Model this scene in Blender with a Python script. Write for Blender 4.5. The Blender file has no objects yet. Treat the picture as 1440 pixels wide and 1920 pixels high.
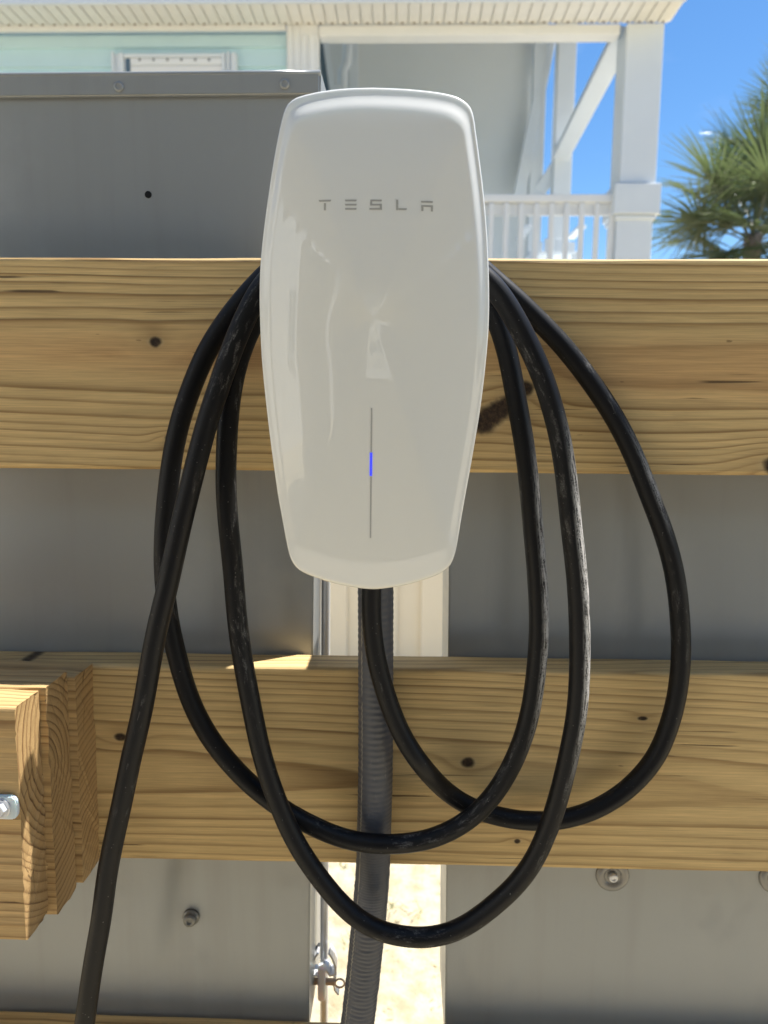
import bpy, bmesh, math, random
from mathutils import Vector, Matrix, Euler, noise as mnoise

random.seed(11)
R = math.radians
S = bpy.context.scene
COL = S.collection

# ------------------------------------------------------------------ camera
FPX = 1400.0                       # focal length in photo pixels (photo 1440 x 1920)
CAM = Vector((0, 0, 1.35))
ROT = (Matrix.Rotation(R(1.55), 3, 'Z') @ Matrix.Rotation(R(90 - 8.0), 3, 'X') @ Matrix.Rotation(R(0.5), 3, 'Z'))
cd = bpy.data.cameras.new('camera')
cam = bpy.data.objects.new('camera', cd)
COL.objects.link(cam)
cam.matrix_world = Matrix.Translation(CAM) @ ROT.to_4x4()
cd.sensor_fit = 'HORIZONTAL'
cd.sensor_width = 36
cd.lens = 36 * FPX / 1440
cd.clip_start = 0.02
cd.clip_end = 2000
cd.dof.use_dof = True
cd.dof.focus_distance = 0.56
cd.dof.aperture_fstop = 11.5
S.camera = cam

# ------------------------------------------------------------------ light
SUN_EL, SUN_AZ = 66.5, 62.0        # azimuth measured from straight ahead (+Y) towards the right (+X)
w = bpy.data.worlds.new('World')
S.world = w
w.use_nodes = True
wt = w.node_tree
for n_ in list(wt.nodes):
    wt.nodes.remove(n_)
sky = wt.nodes.new('ShaderNodeTexSky')
sky.sky_type = 'NISHITA'
sky.sun_disc = False
sky.sun_elevation = R(SUN_EL)
sky.sun_rotation = R(SUN_AZ)
sky.air_density = 1.0
sky.dust_density = 0.15
sky.ozone_density = 4.0
bg = wt.nodes.new('ShaderNodeBackground')
bg.inputs[1].default_value = 0.08
wo = wt.nodes.new('ShaderNodeOutputWorld')
hs = wt.nodes.new('ShaderNodeHueSaturation')      # clear summer sky: deeper blue all round
hs.inputs['Saturation'].default_value = 1.2
wt.links.new(sky.outputs[0], hs.inputs['Color'])
# thin fair-weather cirrus
wc_ = wt.nodes.new('ShaderNodeTexCoord')
wm = wt.nodes.new('ShaderNodeMapping')
wm.inputs['Scale'].default_value = (1.6, 1.6, 5.0)
wn_ = wt.nodes.new('ShaderNodeTexNoise')
wn_.inputs['Scale'].default_value = 2.6
wn_.inputs['Detail'].default_value = 6
wn_.inputs['Roughness'].default_value = 0.6
wr = wt.nodes.new('ShaderNodeMapRange')
wr.inputs[1].default_value, wr.inputs[2].default_value, wr.inputs[4].default_value = 0.58, 0.95, 0.22
wx = wt.nodes.new('ShaderNodeMix')
wx.data_type = 'RGBA'
wx.inputs[7].default_value = (6.5, 7.2, 8.2, 1)
wt.links.new(wc_.outputs['Generated'], wm.inputs[0])
wt.links.new(wm.outputs[0], wn_.inputs['Vector'])
wt.links.new(wn_.outputs[0], wr.inputs[0])
wt.links.new(wr.outputs[0], wx.inputs[0])
wt.links.new(hs.outputs[0], wx.inputs[6])
wt.links.new(wx.outputs[2], bg.inputs[0])
wt.links.new(bg.outputs[0], wo.inputs[0])

sl = bpy.data.lights.new('sun', 'SUN')
sl.energy = 4.6
sl.angle = R(0.5)
sl.color = (1.0, 0.96, 0.90)
sun = bpy.data.objects.new('sun', sl)
COL.objects.link(sun)
sd = Vector((math.cos(R(SUN_EL)) * math.sin(R(SUN_AZ)), math.cos(R(SUN_EL)) * math.cos(R(SUN_AZ)), math.sin(R(SUN_EL))))
sun.rotation_euler = sd.to_track_quat('Z', 'Y').to_euler()
sun.location = (6, 5, 12)

S.view_settings.view_transform = 'Standard'
S.view_settings.look = 'None'
S.view_settings.gamma = 1
S.view_settings.use_curve_mapping = False
S.view_settings.exposure = 1.12
S.render.engine = 'CYCLES'
S.cycles.use_denoising = True
S.cycles.max_bounces = 10
S.cycles.diffuse_bounces = 5
S.cycles.glossy_bounces = 5
S.cycles.sample_clamp_indirect = 6.0


# ------------------------------------------------------------------ helpers
def P(px, py, Y):
    """point of the plane y = Y seen at photo pixel (px, py)"""
    d = ROT @ Vector(((px - 720) / FPX, -(py - 960) / FPX, -1))
    return CAM + d * ((Y - CAM.y) / d.y)


def link(name, me, mat=None, parent=None, loc=None, smooth=False):
    o = bpy.data.objects.new(name, me)
    COL.objects.link(o)
    if mat is not None and not me.materials:
        me.materials.append(mat)
    if parent is not None:
        o.parent = parent
    if loc is not None:
        o.location = loc
    if smooth:
        me.polygons.foreach_set('use_smooth', [True] * len(me.polygons))
    return o


def tag(o, label=None, cat=None, group=None, kind=None):
    if label: o['label'] = label
    if cat: o['category'] = cat
    if group: o['group'] = group
    if kind: o['kind'] = kind
    return o


def thing(name, label, cat, loc=(0, 0, 0), group=None):
    o = bpy.data.objects.new(name, None)
    COL.objects.link(o)
    o.location = loc
    o.empty_display_size = 0.05
    return tag(o, label, cat, group)


def mesh(name, vs, fs, uvs=None):
    me = bpy.data.meshes.new(name)
    me.from_pydata([tuple(v) for v in vs], [], fs)
    if uvs:
        ul = me.uv_layers.new(name='UVMap')
        for poly in me.polygons:
            for li in poly.loop_indices:
                ul.data[li].uv = uvs[li]
    me.update()
    return me


def box_me(name, size, bevel=0.0, segs=1, centre=(0, 0, 0)):
    bm = bmesh.new()
    bmesh.ops.create_cube(bm, size=1.0)
    for v in bm.verts:
        v.co = Vector((v.co.x * size[0] + centre[0], v.co.y * size[1] + centre[1], v.co.z * size[2] + centre[2]))
    if bevel > 0:
        bmesh.ops.bevel(bm, geom=list(bm.edges), offset=bevel, segments=segs, affect='EDGES', profile=0.5)
    me = bpy.data.meshes.new(name)
    bm.to_mesh(me)
    bm.free()
    return me


def box(name, lo, hi, mat, parent=None, bevel=0.0, segs=1, off=(0, 0, 0)):
    """axis-aligned box given in world coordinates (parent assumed unrotated at off)"""
    c = [(a + b) / 2 - o for a, b, o in zip(lo, hi, off)]
    s = [abs(b - a) for a, b in zip(lo, hi)]
    return link(name, box_me(name, s, bevel, segs), mat, parent, c)


def bar(name, a, b, wx, wy, mat, parent=None, bevel=0.0, up=(0, 1, 0)):
    """rectangular bar from a to b, wx wide across, wy along 'up'"""
    a, b = Vector(a), Vector(b)
    d = b - a
    z = d.normalized()
    y = Vector(up)
    y = (y - z * y.dot(z)).normalized()
    x = y.cross(z)
    o = link(name, box_me(name, (wx, wy, d.length), bevel), mat, parent)
    m = Matrix((x, y, z)).transposed().to_4x4()
    m.translation = (a + b) / 2
    o.matrix_local = m
    return o


def spline(pts, step):
    """Catmull-Rom through pts, resampled to roughly even steps"""
    pts = [Vector(p) for p in pts]
    ext = [pts[0] * 2 - pts[1]] + pts + [pts[-1] * 2 - pts[-2]]
    dense = []
    for i in range(1, len(ext) - 2):
        p0, p1, p2, p3 = ext[i - 1:i + 3]
        for k in range(24):
            t = k / 24
            dense.append(0.5 * ((2 * p1) + (p2 - p0) * t + (2 * p0 - 5 * p1 + 4 * p2 - p3) * t * t
                                + (3 * p1 - p0 - 3 * p2 + p3) * t ** 3))
    dense.append(pts[-1])
    L = [0.0]
    for a, b in zip(dense, dense[1:]):
        L.append(L[-1] + (b - a).length)
    n = max(2, int(L[-1] / step))
    out, j = [], 0
    for k in range(n + 1):
        s = L[-1] * k / n
        while j < len(L) - 2 and L[j + 1] < s:
            j += 1
        t = (s - L[j]) / max(1e-9, L[j + 1] - L[j])
        out.append(dense[j].lerp(dense[j + 1], min(1, max(0, t))))
    return out, L[-1]


def smooth_path(ps, it=6):
    for _ in range(it):
        ps = [ps[0]] + [(ps[i - 1] + ps[i] * 2 + ps[i + 1]) / 4 for i in range(1, len(ps) - 1)] + [ps[-1]]
    return ps


def tube_me(name, ps, rad, seg=20, caps=True, ref=(0, -1, 0)):
    """tube whose angle v = 0 looks along ref; uv = (metres along, turn)"""
    n = len(ps)
    vs, fs, uvs = [], [], []
    L = [0.0]
    for a, b in zip(ps, ps[1:]):
        L.append(L[-1] + (b - a).length)
    ref = Vector(ref)
    for i, p in enumerate(ps):
        t = (ps[min(i + 1, n - 1)] - ps[max(i - 1, 0)]).normalized()
        u = (ref - t * ref.dot(t)).normalized()
        v = t.cross(u)
        for k in range(seg):
            a = 2 * math.pi * k / seg
            r = rad(L[i], a) if callable(rad) else rad
            vs.append(p + u * (r * math.cos(a)) + v * (r * math.sin(a)))
    for i in range(n - 1):
        for k in range(seg):
            k2 = (k + 1) % seg
            fs.append((i * seg + k, i * seg + k2, (i + 1) * seg + k2, (i + 1) * seg + k))
            uvs += [(L[i], k / seg), (L[i], (k + 1) / seg), (L[i + 1], (k + 1) / seg), (L[i + 1], k / seg)]
    if caps:
        fs.append(tuple(range(seg))[::-1])
        uvs += [(0, k / seg) for k in range(seg)]
        fs.append(tuple((n - 1) * seg + k for k in range(seg)))
        uvs += [(L[-1], k / seg) for k in range(seg)]
    me = mesh(name, vs, fs, uvs)
    me.polygons.foreach_set('use_smooth', [len(p.vertices) == 4 for p in me.polygons])
    return me


def lathe_me(name, prof, seg=24, axis='Y'):
    """profile [(radius, height)] turned about the axis"""
    vs, fs = [], []
    for r, h in prof:
        for k in range(seg):
            a = 2 * math.pi * k / seg
            c, s = r * math.cos(a), r * math.sin(a)
            vs.append((c, -h, s) if axis == 'Y' else (c, s, h))
    for i in range(len(prof) - 1):
        for k in range(seg):
            k2 = (k + 1) % seg
            fs.append((i * seg + k, i * seg + k2, (i + 1) * seg + k2, (i + 1) * seg + k))
    fs.append(tuple((len(prof) - 1) * seg + k for k in range(seg)))
    fs.append(tuple(range(seg))[::-1])
    me = mesh(name, vs, fs)
    return me


# ------------------------------------------------------------------ materials
class NT:
    def __init__(self, name):
        self.mat = bpy.data.materials.new(name)
        self.mat.use_nodes = True
        self.t = self.mat.node_tree
        self.b = self.t.nodes['Principled BSDF']

    def n(self, typ, **kw):
        o = self.t.nodes.new(typ)
        for k, v in kw.items():
            setattr(o, k, v)
        return o

    def put(self, sock, v):
        if isinstance(v, bpy.types.NodeSocket):
            self.t.links.new(v, sock)
        else:
            sock.default_value = v

    def m(self, op, a, b=None, c=None, clamp=False):
        o = self.n('ShaderNodeMath', operation=op, use_clamp=clamp)
        for i, v in enumerate((a, b, c)):
            if v is not None:
                self.put(o.inputs[i], v)
        return o.outputs[0]

    def mix(self, f, a, b, blend='MIX'):
        o = self.n('ShaderNodeMix', data_type='RGBA', blend_type=blend)
        self.put(o.inputs[0], f)
        self.put(o.inputs[6], a if isinstance(a, bpy.types.NodeSocket) else (*a, 1))
        self.put(o.inputs[7], b if isinstance(b, bpy.types.NodeSocket) else (*b, 1))
        return o.outputs[2]

    def noise(self, vec, scale, detail=2.0, rough=0.5, dist=0.0):
        o = self.n('ShaderNodeTexNoise')
        self.put(o.inputs['Vector'], vec)
        o.inputs['Scale'].default_value = scale
        o.inputs['Detail'].default_value = detail
        o.inputs['Roughness'].default_value = rough
        o.inputs['Distortion'].default_value = dist
        return o.outputs[0]

    def scale(self, vec, s, off=(0, 0, 0)):
        o = self.n('ShaderNodeMapping')
        self.put(o.inputs[0], vec)
        o.inputs['Scale'].default_value = s
        o.inputs['Location'].default_value = off
        return o.outputs[0]

    def ss(self, v, lo, hi):
        o = self.n('ShaderNodeMapRange', interpolation_type='SMOOTHSTEP')
        self.put(o.inputs[0], v)
        o.inputs[1].default_value = lo
        o.inputs[2].default_value = hi
        return o.outputs[0]

    def obj(self):
        return self.n('ShaderNodeTexCoord').outputs['Object']

    def uv(self):
        return self.n('ShaderNodeTexCoord').outputs['UV']

    def sep(self, v):
        o = self.n('ShaderNodeSeparateXYZ')
        self.put(o.inputs[0], v)
        return o.outputs

    def comb(self, x, y, z):
        o = self.n('ShaderNodeCombineXYZ')
        for i, v in enumerate((x, y, z)):
            self.put(o.inputs[i], v)
        return o.outputs[0]

    def bump(self, h, strength=0.3, dist=0.001, normal=None):
        o = self.n('ShaderNodeBump')
        o.inputs['Strength'].default_value = strength
        o.inputs['Distance'].default_value = dist
        self.put(o.inputs['Height'], h)
        if normal is not None:
            self.put(o.inputs['Normal'], normal)
        return o.outputs[0]

    def set(self, **kw):
        for k, v in kw.items():
            k = k.replace('_', ' ')
            s = self.b.inputs[k]
            if isinstance(v, tuple) and len(v) == 3:
                v = (*v, 1)
            self.put(s, v)
        return self


def plain(name, col, rough=0.6, var=0.08, scale=6.0, bump=0.0, **kw):
    """painted / plastic surface with slight mottling"""
    t = NT(name)
    c = t.obj()
    nz = t.noise(c, scale, 4, 0.6)
    f = t.m('MULTIPLY_ADD', nz, 2 * var, 1 - var)
    g = t.n('ShaderNodeVectorMath', operation='SCALE')
    g.inputs[0].default_value = col
    t.put(g.inputs['Scale'], f)
    t.set(Base_Color=g.outputs[0], Roughness=rough, **kw)
    if bump:
        t.set(Normal=t.bump(t.noise(c, scale * 12, 3), bump, 0.002))
    return t.mat


def wood(name, pith=(0.055, 0.0), period=0.0062, seed=0.0, early=(0.63, 0.45, 0.205), late=(0.245, 0.142, 0.052),
         heart=(0.54, 0.32, 0.135), heart_r=0.066, knots=(), tilt=(0.0, 0.0), wav=0.008, dirt=0.5):
    """flat-sawn pine: growth rings about a pith line that runs along local x"""
    t = NT(name)
    c = t.scale(t.obj(), (1, 1, 1), (seed * 3.1, 0, 0))
    o = t.obj()
    x, y, z = t.sep(o)[0:3]
    wob = t.m('MULTIPLY', t.m('SUBTRACT', t.noise(t.scale(c, (1.7, 4, 5)), 1.0, 2, 0.5), 0.5), wav * 2.4)
    wob2 = t.m('MULTIPLY', t.m('SUBTRACT', t.noise(t.scale(c, (5, 40, 44)), 1.0, 2, 0.5), 0.5), wav * 0.2)
    dy = t.m('MULTIPLY_ADD', x, tilt[0], t.m('SUBTRACT', y, pith[0]))
    dz = t.m('MULTIPLY_ADD', x, tilt[1], t.m('SUBTRACT', z, pith[1]))
    dz = t.m('ADD', dz, wob)
    r = t.m('SQRT', t.m('ADD', t.m('MULTIPLY', dy, dy), t.m('MULTIPLY', dz, dz)))
    r = t.m('ADD', r, wob2)
    kmask = None
    kring = None
    for (kx, kz, kr, amp, el) in knots:
        ex = t.m('DIVIDE', t.m('SUBTRACT', x, kx), kr * el)
        ez = t.m('DIVIDE', t.m('SUBTRACT', z, kz), kr)
        jn = t.m('MULTIPLY_ADD', t.noise(o, 160, 3), 0.9, 0.55)
        d2 = t.m('MULTIPLY', t.m('ADD', t.m('MULTIPLY', ex, ex), t.m('MULTIPLY', ez, ez)), jn)
        sx = t.m('DIVIDE', t.m('SUBTRACT', x, kx), 3.2 * kr * el)
        sz = t.m('DIVIDE', t.m('SUBTRACT', z, kz), 2.2 * kr)
        g = t.m('EXPONENT', t.m('MULTIPLY', t.m('ADD', t.m('MULTIPLY', sx, sx), t.m('MULTIPLY', sz, sz)), -1.0))
        r = t.m('MULTIPLY_ADD', g, amp * 1.5, r)
        k = t.m('SUBTRACT', 1.0, t.ss(d2, 0.25, 1.15))
        h = t.m('MULTIPLY', g, 0.8)
        kmask = k if kmask is None else t.m('MAXIMUM', kmask, k)
        kring = h if kring is None else t.m('MAXIMUM', kring, h)
    ph = t.m('DIVIDE', r, period)
    ph = t.m('ADD', ph, t.m('MULTIPLY', t.noise(t.comb(t.m('MULTIPLY', r, 55.0), seed, 0.0), 1.0, 1), 2.2))
    fr = t.m('FRACT', ph)
    idx = t.m('FLOOR', ph)
    wn = t.n('ShaderNodeTexWhiteNoise', noise_dimensions='1D')
    t.put(wn.inputs['W'], idx)
    ramp = t.n('ShaderNodeValToRGB')
    e = ramp.color_ramp.elements
    e[0].position, e[0].color = 0.0, (0.25, 0.25, 0.25, 1)
    e[1].position, e[1].color = 0.10, (0.0, 0.0, 0.0, 1)
    for pos, val in ((0.45, 0.05), (0.70, 0.35), (0.88, 1.0), (0.955, 0.95), (1.0, 0.25)):
        q = e.new(pos)
        q.color = (val, val, val, 1)
    t.put(ramp.inputs[0], fr)
    ring = t.m('MULTIPLY', ramp.outputs[0], t.m('MULTIPLY_ADD', wn.outputs[0], 0.5, 0.55))
    ring = t.m('MULTIPLY', ring, t.m('MULTIPLY_ADD', t.noise(t.scale(c, (3, 14, 14)), 1, 2), 0.9, 0.5))
    fib = t.noise(t.scale(c, (18, 900, 900)), 1.0, 3, 0.6)
    fib2 = t.noise(t.scale(c, (7, 300, 300)), 1.0, 4, 0.7)
    spl = t.noise(t.scale(c, (3, 120, 150)), 1.0, 2, 0.5)
    blot = t.noise(t.scale(c, (3.5, 9, 14)), 1.0, 4, 0.6)
    hm = t.m('SUBTRACT', 1.0, t.ss(t.m('MULTIPLY_ADD', blot, 0.012, r), heart_r - 0.004, heart_r + 0.006))
    col = t.mix(t.m('MULTIPLY', hm, 0.75), early, heart)
    col = t.mix(t.m('MULTIPLY', t.ss(blot, 0.45, 0.72), dirt * 0.45), col, (0.40, 0.28, 0.125))
    stn = t.ss(t.noise(t.scale(c, (5, 20, 16), (7, 1, 2)), 1.0, 5, 0.7), 0.56, 0.74)
    col = t.mix(t.m('MULTIPLY', stn, 0.26), col, (0.30, 0.20, 0.10))
    latec = t.mix(t.m('MULTIPLY', hm, 0.5), late, (0.30, 0.15, 0.055))
    col = t.mix(t.m('MULTIPLY', ring, 0.84, clamp=True), col, latec)
    f = t.m('MULTIPLY_ADD', fib, 0.7, 0.65)
    f = t.m('MULTIPLY', f, t.m('MULTIPLY_ADD', fib2, 0.75, 0.63))
    f = t.m('MULTIPLY', f, t.m('MULTIPLY_ADD', spl, 0.3, 0.85))
    g = t.n('ShaderNodeVectorMath', operation='SCALE')
    t.put(g.inputs[0], col)
    t.put(g.inputs['Scale'], f)
    col = g.outputs[0]
    chk = t.noise(t.scale(c, (7, 300, 330)), 1.0, 1, 0.4)
    zone = t.ss(t.noise(t.scale(c, (7, 9, 26)), 1.0, 2), 0.53, 0.62)
    chk = t.m('MULTIPLY', t.m('SUBTRACT', 1.0, t.ss(chk, 0.28, 0.33)), zone)
    col = t.mix(t.m('MULTIPLY', chk, 0.8), col, (0.07, 0.04, 0.018))
    spk = t.m('SUBTRACT', 1.0, t.ss(t.noise(t.scale(c, (60, 200, 200)), 1.0, 1), 0.19, 0.24))
    col = t.mix(t.m('MULTIPLY', spk, 0.55), col, (0.10, 0.06, 0.03))
    if kmask is not None:
        col = t.mix(t.m('MULTIPLY', kring, 0.45), col, (0.36, 0.22, 0.09))
        kc = t.mix(t.ss(t.noise(o, 260, 4, 0.7), 0.35, 0.75), (0.022, 0.013, 0.008), (0.085, 0.05, 0.024))
        rim = t.m('MULTIPLY', t.ss(kring, 0.62, 0.78), 0.35)
        col = t.mix(rim, col, (0.50, 0.42, 0.24))
        col = t.mix(kmask, col, kc)
    # sawn end grain: darker, thirstier, ragged
    enx = t.ss(t.m('ABSOLUTE', t.sep(t.n('ShaderNodeNewGeometry').outputs['Normal'])[0]), 0.6, 0.85)
    rag = t.noise(t.scale(o, (200, 520, 260)), 1.0, 4, 0.75)
    crk = t.m('SUBTRACT', 1.0, t.ss(t.m('ABSOLUTE', t.m('SUBTRACT', t.noise(t.scale(c, (1, 40, 9)), 1.0, 2, 0.45), 0.5)), 0.003, 0.010))
    crk = t.m('MULTIPLY', crk, t.ss(t.noise(t.scale(c, (1, 40, 22)), 1.0, 1), 0.54, 0.64))
    ecol = t.mix(t.m('MULTIPLY', ring, 0.95, clamp=True), (0.44, 0.285, 0.125), (0.13, 0.062, 0.022))
    ecol = t.mix(t.m('MULTIPLY', t.ss(rag, 0.45, 0.70), 0.35), ecol, (0.52, 0.36, 0.17))
    ecol = t.mix(t.m('MULTIPLY', crk, 0.7), ecol, (0.05, 0.025, 0.01))
    col = t.mix(t.m('MULTIPLY', enx, 0.9), col, ecol)
    fib = t.m('ADD', fib, t.m('MULTIPLY', enx, t.m('MULTIPLY', rag, 2.4)))
    hgt = t.m('MULTIPLY_ADD', ring, 0.6, t.m('MULTIPLY', fib, 0.5))
    hgt = t.m('SUBTRACT', hgt, t.m('MULTIPLY', chk, 1.2))
    t.set(Base_Color=col, Roughness=t.m('MULTIPLY_ADD', ring, -0.12, 0.72), Normal=t.bump(hgt, 0.55, 0.0006))
    t.b.inputs['Specular IOR Level'].default_value = 0.32
    return t.mat


def steel_paint():
    """grey enamelled cabinet steel, faintly drawn in the vertical"""
    t = NT('grey_enamel')
    c = t.obj()
    br = t.noise(t.scale(c, (700, 700, 14)), 1, 2, 0.5)
    bl = t.noise(t.scale(c, (4, 4, 2)), 1, 3, 0.5)
    col = t.mix(bl, (0.325, 0.34, 0.34), (0.37, 0.38, 0.375))
    run = t.noise(t.scale(c, (26, 26, 1.6)), 1, 4, 0.6)
    col = t.mix(t.m('MULTIPLY', t.ss(run, 0.5, 0.75), 0.25), col, (0.25, 0.245, 0.23))
    sm = t.m('MULTIPLY', t.ss(t.noise(c, 9, 5, 0.7), 0.52, 0.7), 0.3)
    col = t.mix(sm, col, (0.42, 0.42, 0.405))
    sc = t.m('SUBTRACT', 1.0, t.ss(t.noise(c, 210, 2), 0.2, 0.24))
    col = t.mix(t.m('MULTIPLY', sc, 0.25), col, (0.45, 0.45, 0.44))
    t.set(Base_Color=col, Metallic=0.28, Roughness=t.m('MULTIPLY_ADD', sm, 0.4, t.m('MULTIPLY_ADD', br, 0.05, 0.27)), Anisotropic=0.92)
    t.put(t.b.inputs['Tangent'], t.comb(0.0, 0.0, 1.0))
    t.put(t.b.inputs['Normal'], t.bump(br, 0.06, 0.0004))
    return t.mat


def glass_white():
    t = NT('white_backed_glass')
    c = t.obj()
    dust = t.m('MULTIPLY', t.ss(t.noise(c, 900, 2, 0.7), 0.70, 0.78), t.ss(t.noise(c, 40, 2), 0.45, 0.65))
    col = t.mix(t.m('MULTIPLY', dust, 0.35), (0.83, 0.825, 0.765), (0.92, 0.92, 0.90))
    t.set(Base_Color=col, Roughness=t.m('MULTIPLY_ADD', t.noise(c, 30, 3), 0.06, 0.36), Coat_Weight=1.0, Coat_IOR=1.65,
          Coat_Roughness=t.m('MULTIPLY_ADD', t.noise(c, 55, 4), 0.012, 0.0))
    t.b.inputs['Specular IOR Level'].default_value = 0.25
    return t.mat


def rubber():
    """black cable jacket with pale dust dragged along it"""
    t = NT('black_cable_jacket')
    uv = t.uv()
    u, v = t.sep(uv)[0:2]
    o = t.obj()
    str_ = t.noise(t.comb(t.m('MULTIPLY', u, 60), t.m('MULTIPLY', v, 11), 0.0), 1.0, 5, 0.68, 0.4)
    big = t.noise(t.comb(t.m('MULTIPLY', u, 6.0), t.m('MULTIPLY', v, 3.0), 2.0), 1.0, 2)
    grit = t.ss(t.noise(o, 900, 2, 0.8), 0.50, 0.64)
    m1 = t.m('MULTIPLY', t.ss(str_, 0.50, 0.66), t.ss(big, 0.54, 0.64))
    m1 = t.m('MULTIPLY', m1, t.m('MULTIPLY_ADD', grit, 0.65, 0.3))
    # rubbed, dusty flank on the right-hand loops, with its sunlit side painted in
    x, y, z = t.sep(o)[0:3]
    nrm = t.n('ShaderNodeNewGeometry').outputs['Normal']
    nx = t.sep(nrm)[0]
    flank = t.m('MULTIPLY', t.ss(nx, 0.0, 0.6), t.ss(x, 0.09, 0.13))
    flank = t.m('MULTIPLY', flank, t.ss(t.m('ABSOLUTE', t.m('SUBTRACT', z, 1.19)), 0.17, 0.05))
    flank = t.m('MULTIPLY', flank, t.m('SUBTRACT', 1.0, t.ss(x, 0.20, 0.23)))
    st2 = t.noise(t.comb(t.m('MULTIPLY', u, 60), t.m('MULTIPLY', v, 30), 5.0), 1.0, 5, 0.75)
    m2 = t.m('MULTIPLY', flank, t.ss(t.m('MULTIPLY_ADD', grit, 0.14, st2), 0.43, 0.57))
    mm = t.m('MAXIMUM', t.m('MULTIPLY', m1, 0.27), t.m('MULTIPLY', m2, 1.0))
    spk = t.m('MULTIPLY', t.ss(t.noise(o, 620, 1), 0.76, 0.80), 0.3)
    mm = t.m('MAXIMUM', mm, spk)
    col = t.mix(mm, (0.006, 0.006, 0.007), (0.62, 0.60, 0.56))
    t.set(Base_Color=col, Roughness=t.m('MULTIPLY_ADD', mm, 0.3, t.m('MULTIPLY_ADD', big, 0.2, 0.36)), Normal=t.bump(t.noise(o, 300, 3), 0.08, 0.0005))
    t.b.inputs['Specular IOR Level'].default_value = 0.26
    return t.mat


def conduit_mat():
    t = NT('grey_black_conduit_jacket')
    o = t.obj()
    uv = t.uv()
    u, v = t.sep(uv)[0:2]
    sc = t.noise(t.comb(t.m('MULTIPLY', u, 30), t.m('MULTIPLY', v, 16), 0.0), 1, 5, 0.7)
    m = t.m('MULTIPLY', t.ss(sc, 0.58, 0.7), t.ss(t.noise(o, 700, 2), 0.5, 0.65))
    col = t.mix(t.m('MULTIPLY', m, 0.4), (0.085, 0.088, 0.100), (0.42, 0.40, 0.37))
    seam = t.m('MULTIPLY', t.m('SUBTRACT', 1.0, t.ss(t.m('ABSOLUTE', t.m('SUBTRACT', v, 0.135)), 0.003, 0.008)),
               t.ss(t.noise(t.comb(t.m('MULTIPLY', u, 90), 0.0, 0.0), 1, 3), 0.35, 0.5))
    col = t.mix(t.m('MULTIPLY', seam, 0.6), col, (0.55, 0.50, 0.38))
    t.set(Base_Color=col, Roughness=0.46, Normal=t.bump(t.noise(t.comb(t.m('MULTIPLY', u, 260), t.m('MULTIPLY', v, 9), 0.0), 1, 3), 0.25, 0.0008))
    return t.mat


def sand_mat():
    t = NT('pale_beach_sand')
    o = t.obj()
    a = t.noise(o, 1.7, 5, 0.6)
    b = t.noise(o, 16, 5, 0.65)
    g = t.noise(o, 420, 3, 0.7)
    col = t.mix(t.ss(b, 0.38, 0.66), (0.53, 0.465, 0.33), (0.38, 0.315, 0.20))
    col = t.mix(t.m('MULTIPLY', t.ss(a, 0.45, 0.65), 0.5), col, (0.58, 0.50, 0.35))
    deb = t.m('MULTIPLY', t.ss(t.noise(t.scale(o, (60, 25, 40)), 1, 4, 0.7), 0.60, 0.70), t.ss(t.noise(o, 5, 3), 0.46, 0.6))
    col = t.mix(t.m('MULTIPLY', deb, 0.65), col, (0.24, 0.20, 0.10))
    f = t.n('ShaderNodeVectorMath', operation='SCALE')
    t.put(f.inputs[0], col)
    t.put(f.inputs['Scale'], t.m('MULTIPLY_ADD', g, 0.5, 0.75))
    t.set(Base_Color=f.outputs[0], Roughness=0.95, Normal=t.bump(t.m('ADD', b, t.m('MULTIPLY', g, 0.12)), 0.6, 0.03))
    t.b.inputs['Specular IOR Level'].default_value = 0.1
    return t.mat


def leaf_mat():
    t = NT('palm_leaf')
    o = t.obj()
    inf = t.n('ShaderNodeObjectInfo').outputs['Random']
    f = t.noise(o, 5, 3)
    col = t.mix(f, (0.085, 0.115, 0.060), (0.16, 0.18, 0.10))
    col = t.mix(t.m('MULTIPLY', t.ss(inf, 0.78, 0.95), 0.55), col, (0.20, 0.17, 0.07))
    t.set(Base_Color=col, Roughness=0.2)
    t.b.inputs['Specular IOR Level'].default_value = 0.75
    tr = t.n('ShaderNodeBsdfTranslucent')
    t.put(tr.inputs[0], t.mix(0.5, col, (0.12, 0.20, 0.03)))
    ms = t.n('ShaderNodeMixShader')
    ms.inputs[0].default_value = 0.35
    t.t.links.new(t.b.outputs[0], ms.inputs[1])
    t.t.links.new(tr.outputs[0], ms.inputs[2])
    t.t.links.new(ms.outputs[0], t.t.nodes['Material Output'].inputs[0])
    return t.mat


M = {}
M['steel'] = steel_paint()
M['glass'] = glass_white()
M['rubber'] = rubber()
M['conduit'] = conduit_mat()
M['sand'] = sand_mat()
M['leaf'] = leaf_mat()
M['white'] = plain('white_house_paint', (0.70, 0.74, 0.765), 0.5, 0.05, 3, 0.05)
M['cream'] = plain('cream_trim_paint', (0.78, 0.785, 0.77), 0.5, 0.06, 4, 0.05)
M['vinyl'] = plain('cream_soffit_vinyl', (0.77, 0.765, 0.73), 0.5, 0.08, 9)
M['aqua'] = plain('aqua_siding_paint', (0.56, 0.745, 0.775), 0.55, 0.05, 3, 0.05)
M['beige'] = plain('beige_fence_vinyl', (0.82, 0.75, 0.61), 0.45, 0.05, 3)
M['housing'] = plain('white_charger_plastic', (0.55, 0.55, 0.52), 0.45, 0.03, 12)
M['ink'] = plain('grey_print', (0.43, 0.42, 0.38), 0.35, 0.03, 30, Coat_Weight=1.0)
M['bar'] = plain('grey_light_bar', (0.47, 0.46, 0.44), 0.3, 0.03, 30, Coat_Weight=1.0)
M['zinc'] = plain('bright_zinc', (0.66, 0.67, 0.69), 0.38, 0.12, 60, Metallic=0.45)
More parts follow.
